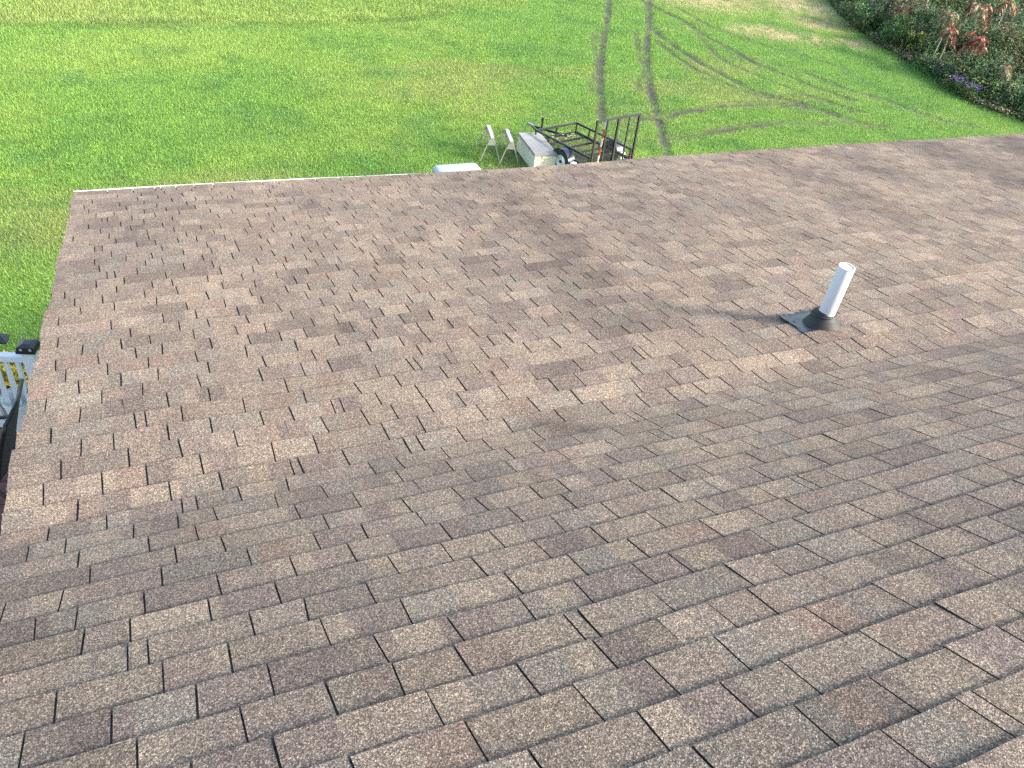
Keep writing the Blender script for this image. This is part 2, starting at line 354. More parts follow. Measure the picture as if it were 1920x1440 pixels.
# pitch profile from the eave up to the ridge: (y, pitch in degrees)
_py = np.linspace(E_Y + .05, RIDGE_Y, 900)
_pt = np.interp(-_py, [-9, -2.95, -2.75, -2.42, -2.30, -2.15, 9], [12.95, 12.95, 10.8, 10.4, 24., 26.5, 26.5])
_dz = np.tan(np.radians(_pt)) * np.r_[0, -np.diff(_py)]
_pz = np.cumsum(_dz); _pz += E_Z - np.interp(-E_Y, -_py, _pz)
_ps = np.cumsum(np.r_[0, np.hypot(np.diff(_py), np.diff(_pz))]); _ps -= np.interp(-E_Y, -_py, _ps)
def roof_ys(s): return np.interp(s, _ps, _py)
def roof_base(y): return np.interp(-np.asarray(y), -_py, _pz)
S_RIDGE = _ps[-1]
def eave_sag(x): return .036*np.exp(-(((np.asarray(x)-E_X0)/11.46-.33)/.17)**2)
def roof_z(x, y):
    x = np.asarray(x, float); y = np.asarray(y, float)
    far = np.clip((y - CR_Y + .1) / .8, 0, 1)
    u = x - .10*(y - 4.5)
    wv = .0075*np.sin(u*2*math.pi/1.22 + .6) + .006*np.sin(u*2*math.pi/2.7 + 2.0)
    wv = wv*far + .0035*np.sin(x*2*math.pi/1.22 + 1.0)*(1-far)
    wv += .016*(fbm(x*.8+3, y*.8+8, 3)-.5) + .006*(fbm(x*3.1, y*3.1+2, 2)-.5)
    wv += .020*np.exp(-(((x-1.54)/.12)**2 + ((y-2.32)/.06)**2))
    wv += .008*np.exp(-(((x-2.69)/.5)**2 + ((y-2.65)/.10)**2)) + .008*np.exp(-(((x-3.87)/.4)**2 + ((y-2.68)/.10)**2))
    return roof_base(y) + wv*np.clip((E_Y - y)/.6, .22, 1) - eave_sag(x)*np.clip((y-4.6)/2.4, 0, 1)
def rake_x(y): return E_X0 - (E_Y - np.asarray(y)) * .0334
STAINS_SHADE = [([(3.06,6.75),(2.9,5.59),(2.86,4.75),(2.69,3.96),(2.52,3.21)], .27, .55), ([(6.45,6.82),(6.22,5.47),(5.84,4.41)], .33, .45),
          ([(9.05,6.82),(8.62,5.72),(8.28,4.87)], .5, .75), ([(10.64,6.88),(10.01,5.97)], .4, .8), ([(7.51,6.48),(7.19,5.59)], .3, .5),
          ([(1.52,2.32),(1.68,2.23)], .08, .8), ([(4.15,5.97),(4.12,5.11)], .3, .3)]  # short streak at the crease paints in the hump's shaded side
def stain_shade(x, y):
    s = np.zeros(np.shape(x))
    for pts, wd, k in STAINS_SHADE: s = np.maximum(s, k*np.exp(-(poly_dist(x, y, pts)/wd)**2))
    s = s * (.55 + .9*fbm(np.asarray(x)*2.4, np.asarray(y)*2.4, 3))
    near = np.clip((2.4 - np.asarray(y))/.3, 0, 1)  # whole near slope also toned darker, in loose patches
    return np.clip(s + near*.16*fbm(np.asarray(x)*.9+5, np.asarray(y)*1.1, 2), 0, 1)

house = empty('house', (6, 0, 0))
tag(house, 'house with a brown asphalt shingle roof that slopes to a white gutter', 'house')
HP = Matrix.Translation((-6, 0, 0))
def hb(mb, name, m, parent=house, **kw):
    mb.v = [(a-6, b, c) for a, b, c in mb.v]; return mb.build(name, m, parent, **kw)
# roof deck: sheet with thickness, following the sag of the rafters
def roof_deck():
    ys = np.r_[np.linspace(E_Y-.012, 2.9, 40), np.linspace(2.8, 2.3, 16), np.linspace(2.2, RIDGE_Y, 30)]
    nx = 90; V = []
    for y in ys:
        xs = np.linspace(rake_x(y)+.012, RX1, nx); V.append(np.c_[xs-6, np.full(nx, y), roof_z(xs, np.full(nx, y)) - .002])
    ny = len(ys); T = np.concatenate(V); B = T.copy(); B[:, 2] -= .06
    back = np.c_[np.r_[rake_x(RIDGE_Y), RX1] - 6, [-6.6]*2, [roof_base(RIDGE_Y) - 4.7*math.tan(rad(23))]*2]
    F = []
    for j in range(ny-1):
        for i in range(nx-1): a = j*nx+i; F.append((a, a+1, a+1+nx, a+nx)); F.append((a+ny*nx, a+nx+ny*nx, a+1+nx+ny*nx, a+1+ny*nx))
    o = ny*nx
    for i in range(nx-1): F.append((i, i+o, i+1+o, i+1))
    for j in range(ny-1): F.append((j*nx, (j+1)*nx, (j+1)*nx+o, j*nx+o)); F.append(((j+1)*nx-1, (j+1)*nx-1+o, (j+2)*nx-1+o, (j+2)*nx-1))
    k = 2*o; VV = np.r_[T, B, back, back - [0, 0, .06]]
    F.append(((ny-1)*nx, ny*nx-1, k+1, k)); F.append(((ny-1)*nx+o, k+2, k+3, ny*nx-1+o))
    ob = np_mesh('roof', VV, F, 'underlay', parent=house); return ob
roof = roof_deck()

# shingle tabs, course by course from the eave
def tab_rows():
    rows = []; s = -.012; row = 0; prev = []
    while s < S_RIDGE - .1:
        y = roof_ys(s + .5*EXPO); x = rake_x(y) - rng.uniform(.0, .02); end = RX1
        x0 = x; cuts = [x]; first = rng.uniform(.06, .30); x += first
        while x < end:
            if min([abs(x-p) for p in prev] or [9]) > .035 or rng.random() < .12: cuts.append(x)
            else: x += .06; cuts.append(x)
            rr = rng.random()
            x += rng.uniform(.035, .06) if rr < .045 else (rng.uniform(.11, .15) if rr < .24 else (rng.uniform(.15, .22) if rr < .80 else rng.uniform(.22, .29)))
        cuts.append(end); prev = cuts
        rows.append((row, s, cuts)); s += EXPO; row += 1
    return rows
def make_tab(row, s0, xa, xb, bow, ja, jb):
    """one tab: a thin curved slab; top follows the roof, the butt lies on the course below"""
    nx = max(2, int(round((xb-xa)/.09))+1); ts = np.array([0., .35, .75, 1.17]); ns = len(ts)
    gap = .0036 if row < 34 else .0027; tone = rng.normal(0, 1)
    lift = max(0, rng.normal(0.0002, .0012)); wob = rng.normal(0, .0025, 2)
    if rng.random() < .03: lift += .004
    V = []; U = []; TT = []
    for k, tt in enumerate(ts):
        s = s0 + bow + tt*EXPO + (wob[0] if k == 0 else 0)
        la = xa + gap*ja[2] + ja[0]*(1-tt) + ja[1]*tt; lb = xb - gap*jb[2] + jb[0]*(1-tt) + jb[1]*tt
        xs = np.linspace(la, max(lb, la+.01), nx)
        sv = s + (rng.normal(0, .0010, nx) if k == 0 else 0)
        y = roof_ys(np.broadcast_to(sv, nx)); z = roof_z(xs, y) + np.interp(tt, [0, 1, 1.2], [.0092+lift, .0022, .0010]) - .0006*math.sin(tt*3)
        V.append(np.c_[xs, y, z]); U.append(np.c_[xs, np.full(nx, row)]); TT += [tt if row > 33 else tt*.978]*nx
    V = np.concatenate(V); U = np.concatenate(U); n = len(V)
    ring = list(range(nx)) + [k*nx+nx-1 for k in range(1, ns)] + [(ns-1)*nx+i for i in range(nx-2, -1, -1)] + [k*nx for k in range(ns-2, 0, -1)]
    low = V[ring].copy(); low[:, 2] -= .0074
    F = [(j*nx+i, j*nx+i+1, (j+1)*nx+i+1, (j+1)*nx+i) for j in range(ns-1) for i in range(nx-1)]
    m = len(ring); F += [(ring[a], n+a, n+(a+1) % m, ring[(a+1) % m]) for a in range(m)]
    TT = np.array(TT); nt_ = (ns-1)*(nx-1)
    return np.r_[V, low], np.r_[U, U[ring]], [f[::-1] for f in F], np.r_[TT, TT[ring]], tone, [0]*nt_ + [1]*m
def lay_shingles():
    tabs = []
    for row, s0, cuts in tab_rows():
        bowp = rng.uniform(0, 9)
        jit = [(*rng.normal(0, .003, 2), (.12 if rng.random() < .05 else rng.uniform(.75, 1.15))) for _ in cuts]
        for ci, (xa, xb) in enumerate(zip(cuts[:-1], cuts[1:])):
            if xb - xa < .02: continue
            bow = .004*math.sin(.5*(xa+xb)*.9+bowp) + .0025*math.sin(xa*2.7+bowp*3)
            if row > 0 and row < 2: pass
            tabs.append(make_tab(row, s0, xa, xb, bow if row else bow*.5, jit[ci], jit[ci+1]))
    # the 300 tabs that show largest are objects of their own
    area = []
    for V, U, F, *_ in tabs:
        P = proj(V); ins = (P[:, 0] > 0) & (P[:, 0] < 1920) & (P[:, 1] > 0) & (P[:, 1] < 1440)
        front = ((V - CAM) @ RC)[:, 2].min() > .1
        e = np.ptp(P[:, 0]) * np.ptp(P[:, 1]); area.append(e * ins.mean() if front else 0)
    order = np.argsort(area)[::-1]; big = set(order[:300].tolist())
    VV, UU, FF, TT, TO, MI, off = [], [], [], [], [], [], 0
    def finish(o, mi): o.data.materials.append(M['asphalt_edge']); o.data.polygons.foreach_set('material_index', np.array(mi, np.int32))
    for i, (V, U, F, tt, tone, mi) in enumerate(tabs):
        V = V - np.array([6, 0, 0])
        if i in big:
            c = V.mean(0); o = np_mesh('shingle', V - c, F, 'shingle', parent=roof, attrs={'stain_shade': stain_shade(V[:, 0]+6, V[:, 1]), 'band': tt, 'tone': np.full(len(V), tone)}, uvs=U); o.location = c; finish(o, mi)
        else:
            VV.append(V); UU.append(U); FF += [tuple(k+off for k in f) for f in F]; off += len(V); TT.append(tt); TO.append(np.full(len(V), tone)); MI += mi
    VV = np.concatenate(VV); o = np_mesh('shingle_field', VV, FF, 'shingle', parent=roof, attrs={'stain_shade': stain_shade(VV[:, 0]+6, VV[:, 1]), 'band': np.concatenate(TT), 'tone': np.concatenate(TO)}, uvs=np.concatenate(UU))
    finish(o, MI); tag(o, kind='stuff')
lay_shingles()

# walls with lapped siding, fascia, gutter
def lap_wall(a, b, z0, z1f, out, name):
    a, b = Vector(a), Vector(b); mb = MB(); z = z0; o = Vector(out)
    while z < z1f:
        t = min(z+.11, z1f); p = [a + o*.018 + Vector((0,0,z)), b + o*.018 + Vector((0,0,z)), b + Vector((0,0,t)), a + Vector((0,0,t)), a+Vector((0,0,z)), b+Vector((0,0,z))]
        mb.add(p, [(0,1,2,3), (0,4,5,1)]); z = t
    hb(mb, name, 'siding')
lap_wall((-.05, 6.7, 0), (13.0, 6.7, 0), 0, E_Z - .14, (0, 1, 0), 'wall')
lap_wall((-.05, -6.3, 0), (-.05, 6.7, 0), 0, E_Z - .32, (-1, 0, 0), 'wall')
lap_wall((13.0, 6.7, 0), (13.0, -6.3, 0), 0, E_Z - .14, (1, 0, 0), 'wall')
lap_wall((13.0, -6.3, 0), (-.05, -6.3, 0), 0, E_Z - .6, (0, -1, 0), 'wall')
mb = MB(); yy = np.linspace(6.68, RIDGE_Y, 40)   # gable infill under the rake
for x in (-.05, 13.0):
    pr = [(x, y, float(roof_base(y)) - .10) for y in yy] + [(x, -6.3, float(roof_base(RIDGE_Y)) - 2.1)]
    lo = [(x, p[1], E_Z-.62) for p in pr]; k = len(pr); mb.add(pr+lo, [(i, i+1, k+i+1, k+i) for i in range(k-1)])
hb(mb, 'gable', 'siding')
mb = MB(); mb.box((-.42, E_Y-.066, E_Z-.24), (RX1-.02, E_Y-.038, E_Z-.115)); hb(mb, 'fascia', 'trim')
mb = MB()
for i in range(len(yy)-1):
    y0, y1 = yy[i], yy[i+1]; x0, x1 = float(rake_x(y0))+.03, float(rake_x(y1))+.03
    z0, z1 = float(roof_base(y0))-.075, float(roof_base(y1))-.075
    mb.add([(x0,y0,z0),(x1,y1,z1),(x1,y1,z1-.15),(x0,y0,z0-.15),(x0+.025,y0,z0),(x1+.025,y1,z1),(x1+.025,y1,z1-.15),(x0+.025,y0,z0-.15)],
           [(0,1,2,3),(7,6,5,4),(0,4,5,1),(3,2,6,7)])
hb(mb, 'rake_board', 'trim')
def gutter():
    mb = MB(); xs = np.r_[E_X0 - .005, np.linspace(E_X0+.3, RX1, 60)]; prof = [(.0,-.005),(.0,-.11),(.058,-.11),(.07,-.075),(.098,-.045),(.105,-.014),(.113,-.008),(.119,-.001),(.113,.001),(.104,.0),(.099,-.012),(.092,-.042),(.066,-.07),(.054,-.104),(.004,-.104),(.004,-.005)]
    V = []
    for x in xs:
        dz = np.interp(x, [-.44, 1.2, 2.7, 3.4, 6, 8.5, 12, 16], [-.020, -.023, -.027, -.036, -.045, -.040, -.034, -.034]) + .0012*math.sin(x*2.1) + .001*math.sin(x*5.3+1)
        ze = E_Z - float(eave_sag(x))
        V += [(x, E_Y - .032 + a, ze + dz + b) for a, b in prof]
    n = len(prof); F = [(i*n+k, (i+1)*n+k, (i+1)*n+(k+1) % n, i*n+(k+1) % n) for i in range(len(xs)-1) for k in range(n)]
    mb.add(V, F); gt = hb(mb, 'gutter', 'gutter')
    e = MB(); z = float(roof_z(E_X0, E_Y)) - .010; p = [(E_Y-.032+a, z+b) for a, b in prof[:9]]
    e.add([(E_X0-.006, a, b) for a, b in p] + [(E_X0-.010, a, b) for a, b in p], [tuple(range(9)), tuple(range(9, 18))[::-1]] + [(i, i+1, i+10, i+9) for i in range(8)])
    e.v = [(a-6, b, c) for a, b, c in e.v]; e.build('gutter_end', 'gutter', gt)
gutter()

# plumbing vent through the far slope
def vent():
    b = onz(1541, 607, HC - 2.80); z = float(roof_z(b[0], b[1]))
    for _ in range(6): b = onz(1541, 607, z + .01); z = float(roof_z(b[0], b[1]))
    t = empty('vent_pipe', (b[0], b[1], z)); t.scale = (.905,)*3; tag(t, 'white plastic plumbing vent pipe standing in a black rubber boot', 'vent pipe')
    tilt = Matrix.Rotation(rad(-12.9), 4, 'X')
    mb = MB(); ro, ri = .0515, .0455
    prof = [(ro, -.05), (ro, .44), (ro-.002, .443), (ri, .443), (ri-.002, .436), (.001, .435)]
    mb.lathe(prof, 40); mb.build('pipe', 'pvc', t, smooth=True).data.set_sharp_from_angle(angle=rad(40))
    mb = MB(); prof = [(.122, .010), (.112, .022), (.092, .050), (.084, .058), (.079, .072), (.083, .076), (.080, .083), (.072, .086), (.0685, .102), (.064, .105), (.0525, .110), (.0525, .06)]
    mb.lathe(prof, 40, tilt); mb.build('rubber_boot', 'rubber', t, smooth=True).data.set_sharp_from_angle(angle=rad(50))
    # flashing: a wrinkled sheet tucked under the course above, its lower flap curled
    nx, ny = 13, 12; V = []
    for j in range(ny):
        for i in range(nx):
            u, v = -.20 + .33*i/(nx-1), -.085 + .28*j/(ny-1)
            edge = max(abs(u+.035)/.165, abs(v-.055)/.14); x, y = b[0]+u, b[1]+v
            h = .0125 + .006*max(0, edge-.8)/.2*(1 if v > 0 else -.6) + .003*(float(fbm(x*22, y*22, 2))-.5)
            if u < -.12 and v > .08: h += .008
            uu = u + .006*math.sin(v*40) if i in (0, nx-1) else u
            vv = v + .010*math.sin(u*47+1) if j in (0, ny-1) else v
            V.append((uu, vv, float(roof_z(x, y)) - z + h))
    mb = MB(); n = nx*ny; F = [(j*nx+i, j*nx+i+1, (j+1)*nx+i+1, (j+1)*nx+i) for j in range(ny-1) for i in range(nx-1)]
    ring = list(range(nx)) + [k*nx+nx-1 for k in range(1, ny)] + [(ny-1)*nx+i for i in range(nx-2, -1, -1)] + [k*nx for k in range(ny-2, 0, -1)]
    m = len(ring); F += [(ring[a], n+a, n+(a+1) % m, ring[(a+1) % m]) for a in range(m)]
    mb.add(V + [(V[k][0], V[k][1], V[k][2]-.004) for k in ring], F); mb.build('flashing', 'lead', t)
vent()

# ------------------------------------------------------------------ deck at the gable end
DZ = 3.80
def deck():
    t = empty('deck', (-2.6, 4.6, 0)); tag(t, 'raised wooden deck with red-brown boards below the roof edge', 'deck')
    y = 1.6
    while y < 7.42:
        mb = MB(); mb.box((-2.2, y-4.6, DZ-.028), (2.47, y-4.6+.138, DZ + random.uniform(-.001, .001))); mb.build('board', 'deckboard', t, bevel=.003); y += .145
    for x in (-2.1, -.9, .3, 1.5, 2.35):
        mb = MB(); mb.box((x, -3.0, DZ-.22), (x+.04, 2.80, DZ-.03)); mb.build('joist', 'deckframe', t)
    for x, y in ((-2.0, 2.6), (.2, 2.6), (2.2, 2.6), (-2.0, -2.8)):
        mb = MB(); mb.box((x, y, 0), (x+.14, y+.14, DZ-.2)); mb.build('support_post', 'deckframe', t)
    mb = MB(); mb.box((-2.1, 2.802, DZ-.2), (2.42, 2.828, DZ-.031)); mb.build('rim_board', 'deckframe', t)
deck()
def railing():
    a = onz(53, 652, DZ+1.0); ang = rad(-17)
    t = empty('deck_railing', (a[0], a[1], DZ)); t.rotation_euler.z = ang
    tag(t, 'white vinyl railing with square post caps along the deck edge', 'railing')
    def post(x, y):
        mb = MB(); mb.box((x-.053, y-.053, 0), (x+.053, y+.053, 1.0)); p = mb.build('post', 'vinyl', t, bevel=.004)
        mb = MB(); mb.box((x-.078, y-.078, .985), (x+.078, y+.078, 1.012)); mb.box((x-.070, y-.070, 1.012), (x+.070, y+.070, 1.045))
        s = .070; mb.add([(x-s,y-s,1.045),(x+s,y-s,1.045),(x+s,y+s,1.045),(x-s,y+s,1.045),(x-.03,y-.03,1.062),(x+.03,y-.03,1.062),(x+.03,y+.03,1.062),(x-.03,y+.03,1.062)],
                    [(0,1,5,4),(1,2,6,5),(2,3,7,6),(3,0,4,7),(4,5,6,7)])
        c = mb.build('post_cap', 'black_plastic', p)
        for sx in (-.045, .03):
            mb = MB(); mb.box((x+sx, y-.0745, 1.016), (x+sx+.022, y-.0708, 1.038)); mb.build('lamp_lens', 'lens', p)
    post(0, 0); post(-1.5, 0)
    mb = MB(); mb.box((-1.446, -.035, .855), (-.054, .035, .92)); mb.build('top_rail', 'vinyl', t, bevel=.006)
    mb = MB(); mb.box((-1.446, -.030, .07), (-.054, .030, .135)); mb.build('bottom_rail', 'vinyl', t, bevel=.006)
    for i in range(14):
        x = -.125 - .094*i; mb = MB(); mb.box((x-.017, -.017, .136), (x+.017, .017, .854)); mb.build('baluster', 'vinyl', t)
    # the run continues at a right angle from the far post
    b = onz(2, 640, DZ+1.0)
railing()
def rail_light():
    b = onz(4, 641, DZ+.92); t = empty('rail_light', (b[0], b[1], DZ+.921)); t.rotation_euler.z = rad(-17)
    tag(t, 'small black solar light sitting on the top rail of the deck railing', 'light')
    mb = MB(); mb.box((-.045, -.035, 0), (.045, .035, .012)); mb.build('base', 'black_plastic', t)
    mb = MB(); mb.box((-.038, -.03, .012), (.038, .03, .035)); mb.build('lamp_lens', 'lens', t)
    mb = MB(); s = .06; mb.add([(-s,-s,.036),(s,-s,.036),(s,s,.036),(-s,s,.036),(-.02,-.02,.075),(.02,-.02,.075),(.02,.02,.075),(-.02,.02,.075)], [(3,2,1,0),(0,1,5,4),(1,2,6,5),(2,3,7,6),(3,0,4,7),(4,5,6,7)]); mb.build('cap', 'black_plastic', t)
rail_light()
def bucket():
    p = onz(52, 798, DZ); t = empty('bucket', (p[0], p[1], DZ)); tag(t, 'white plastic bucket on the deck beside the railing', 'bucket')
    mb = MB(); mb.lathe([(.001, .001), (.118, .002), (.120, .01), (.134, .30), (.145, .305), (.145, .33), (.150, .335), (.150, .36), (.140, .362), (.134, .36), (.118, .012), (.001, .010)], 28)
    mb.build('bucket_body', 'bucket', t, smooth=True).data.set_sharp_from_angle(angle=rad(40))
    mb = MB(); mb.lathe([(.1395, .363), (.150, .363), (.152, .368), (.150, .374), (.140, .374), (.1395, .363)], 28); mb.build('rim', 'green_rim', t)
    mb = MB(); mb.tube([(.152*math.cos(a), .152*math.sin(a), .32-.12*math.sin(a)**2*0 - .10*abs(math.sin(a))) for a in np.linspace(0, math.pi, 13)], .003, 6); mb.build('handle', 'zinc', t)
bucket()
def chair():
    # high-backed sling chair on the deck; local: +y is where the sitter faces, origin on the floor under the seat
    tp = onz(41, 712, DZ+1.08); W = .56; nr = onz(11, 796, DZ+1.08) - tp; lt = Vector((-nr[0], -nr[1])).normalized(); fd = Vector((-lt.y, lt.x)); ang = math.atan2(fd.y, fd.x) - math.pi/2
    o = Vector((tp[0], tp[1], 0)) - Matrix.Rotation(ang, 3, 'Z') @ Vector((W/2, -.40, 0))
    t = empty('patio_chair', (o.x, o.y, DZ), ang); tag(t, 'black metal patio chair with tall sling back on the deck', 'chair')
    for s in (-1, 1):
        x = s*W/2
        mb = MB(); mb.tube([(x,-.40,1.08),(x,-.37,1.00),(x,-.30,.80),(x,-.235,.58),(x,-.20,.46),(x,-.14,.41),(x,.0,.415),(x,.18,.43),(x,.26,.425),(x,.29,.39)], [.017]*10, 8); mb.build('side_frame', 'black_metal', t, smooth=True)
        mb = MB(); mb.tube([(x,.30,.40),(x,.27,.22),(x,.31,.0)], .015, 8); mb.build('leg', 'black_metal', t, smooth=True)
        mb = MB(); mb.tube([(x,-.16,.42),(x,-.26,.22),(x,-.36,.0)], .015, 8); mb.build('leg', 'black_metal', t, smooth=True)
        mb = MB(); mb.tube([(x*1.04,-.285,.74),(x*1.08,-.20,.665),(x*1.08,.0,.65),(x*1.08,.20,.64),(x*1.08,.27,.60),(x*1.04,.29,.40)], [.014,.016,.02,.02,.016,.014], 8); mb.build('armrest', 'black_metal', t, smooth=True)
    prof = [(-.395,1.07),(-.37,1.0),(-.305,.80),(-.25,.60),(-.215,.47),(-.15,.425),(.0,.405),(.16,.425),(.27,.42)]
    V = []; n = 9
    for y, z in prof:
        for i in range(n): u = i/(n-1)*2-1; V.append((u*(W/2-.012), y-.03*(1-u*u)*(z > .45), z-.022*(1-u*u)*(z <= .47)))
    F = [(j*n+i, j*n+i+1, (j+1)*n+i+1, (j+1)*n+i) for j in range(len(prof)-1) for i in range(n-1)]
    k = len(V); V2 = V + [(a, b-.004, c-.004) for a, b, c in V]; F2 = F + [tuple(i+k for i in f[::-1]) for f in F]
    mb = MB(); mb.add(V2, F2); mb.build('sling', 'sling', t, smooth=True)
    mb = MB(); mb.tube([(-W/2,-.40,1.08),(0,-.425,1.085),(W/2,-.40,1.08)], .016, 8); mb.build('top_bar', 'black_metal', t, smooth=True)
    mb = MB(); mb.tube([(-W/2,.275,.22),(W/2,.275,.22)], .011, 8); mb.build('stretcher', 'black_metal', t)
    mb = MB(); mb.tube([(-W/2,-.26,.22),(W/2,-.26,.22)], .011, 8); mb.build('stretcher', 'black_metal', t)
chair()

# ------------------------------------------------------------------ things parked on the lawn
def storage_chest():
    c = onz(1008, 268, .65); a = rad(-86.5)          # long axis runs away from the house
    t = empty('storage_chest', (c[0], c[1], float(lawn_h(c[0], c[1])) - .02)); t.rotation_euler.z = rad(-5.0)
    tag(t, 'cream plastic storage chest with grey lid beside the trailer', 'chest')
    w2, l2 = .322, .70
    mb = MB(); mb.box((-w2, -l2, .02), (w2, l2, .465)); mb.build('body', 'chest_side', t, bevel=.012)
    mb = MB(); mb.box((-w2-.012, -l2-.012, .468), (w2+.012, l2+.012, .535)); lid = mb.build('lid', 'chest_lid', t, bevel=.012)
    mb = MB(); mb.box((-.10, -l2-.02, .41), (.10, -l2-.001, .465)); mb.build('latch', 'chest_side', t)
    for x in (-.2, .2):
        mb = MB(); mb.box((x-.1, -l2+.05, .002), (x+.1, l2-.05, .022)); mb.build('skid', 'chest_side', t)
    mb = MB(); mb.box((w2+.001, -l2+.06, .06), (w2+.006, l2-.06, .43)); mb.build('side_panel', 'chest_side', t)
    mb = MB(); mb.box((-w2-.006, -l2+.06, .06), (-w2-.001, l2-.06, .43)); mb.build('side_panel', 'chest_side', t)
storage_chest()
def sawhorse(tn, tf, label):
    """folding steel sawhorse; tn, tf: pixels of the near and far ends of its top"""
    a = Vector(onz(*tn, .78)); b = Vector(onz(*tf, .78)); m = (a+b)/2; ang = math.atan2(b.y-a.y, b.x-a.x)
    t = empty('sawhorse', (m.x, m.y, float(lawn_h(m.x, m.y)) - .01)); t.rotation_euler.z = ang; t.scale.z = (.79 - t.location.z)/.785; tag(t, label, 'sawhorse', 'folding sawhorses beside the chest')
    L = .42
    mb = MB(); mb.box((-L, -.052, .735), (L, .052, .785)); tp = mb.build('top_beam', 'worn_top', t, bevel=.004)
    for s in (-1, 1):
        for k in (-1, 1):
            mb = MB(); mb.bar((s*(L-.05), k*.05, .73), (s*(L+.02), k*.29, .0), .030, .018, (1, 0, 0)); mb.build('leg', 'zinc', t)
        mb = MB(); x = s*(L-.02); mb.add([(x, -.06, .725), (x, .06, .725), (x+s*.012, .125, .53), (x+s*.012, -.125, .53), (x-s*.006, -.06, .725), (x-s*.006, .06, .725), (x+s*.006, .125, .53), (x+s*.006, -.125, .53)],
            [(0,1,2,3),(7,6,5,4),(0,4,5,1),(1,5,6,2),(2,6,7,3),(3,7,4,0)]); mb.build('gusset', 'zinc', t)
    for k in (-1, 1):
        mb = MB(); mb.box((-L+.02, k*.11-.004, .56), (L-.02, k*.11+.004, .59)); mb.build('brace', 'zinc', t)
sawhorse((923, 256), (916, 236), 'grey folding sawhorse standing farther from the cream chest')
sawhorse((959, 264), (951, 243.5), 'grey folding sawhorse standing next to the cream chest')
def lidded_bin():
    c = onz(862, 318, .75); t = empty('storage_bin', (c[0]+.02, c[1]+.03, 0)); t.rotation_euler.z = rad(1)
    tag(t, 'low storage bin with rounded pale blue lid near the sawhorses', 'storage bin')
    mb = MB(); V = []
    def rr(hx, hy, r, z, n=6):
        o = []
        for cx, cy, a0 in ((hx-r, hy-r, 0), (-hx+r, hy-r, 90), (-hx+r, -hy+r, 180), (hx-r, -hy+r, 270)):
            for k in range(n+1): a = rad(a0+90*k/n); o.append((cx+r*math.cos(a), cy+r*math.sin(a), z))
        return o
    rings = [rr(.55, .36, .10, .01), rr(.57, .38, .11, .30), rr(.585, .395, .11, .60)]
    n = len(rings[0]); mb.add([p for r_ in rings for p in r_], [(i*n+k, i*n+(k+1) % n, (i+1)*n+(k+1) % n, (i+1)*n+k) for i in range(2) for k in range(n)] + [tuple(range(n))[::-1]])
    mb.build('body', 'bin_body', t, smooth=True).data.set_sharp_from_angle(angle=rad(50))
    rings = [rr(.60, .41, .12, .595), rr(.605, .415, .12, .64), rr(.59, .40, .12, .685), rr(.55, .36, .10, .722), rr(.48, .29, .09, .738), rr(.2, .1, .05, .752)]
    mb = MB(); mb.add([p for r_ in rings for p in r_], [(i*n+k, i*n+(k+1) % n, (i+1)*n+(k+1) % n, (i+1)*n+k) for i in range(len(rings)-1) for k in range(n)] + [tuple(range(n))[::-1], tuple(range((len(rings)-1)*n, len(rings)*n))])
    mb.build('lid', 'bin_lid', t, smooth=True)
    mb = MB(); mb.bar((-.2, .425, .62), (.2, .425, .62), .03, .03); mb.build('handle', 'bin_body', t)
lidded_bin()
TR_POS = (10.485, 19.846, .097); TR_ROT = (-.007, -.058, -1.317)
TR_M = Matrix.Translation(TR_POS) @ Matrix.Rotation(TR_ROT[2], 4, 'Z') @ Matrix.Rotation(TR_ROT[1], 4, 'Y') @ Matrix.Rotation(TR_ROT[0], 4, 'X')
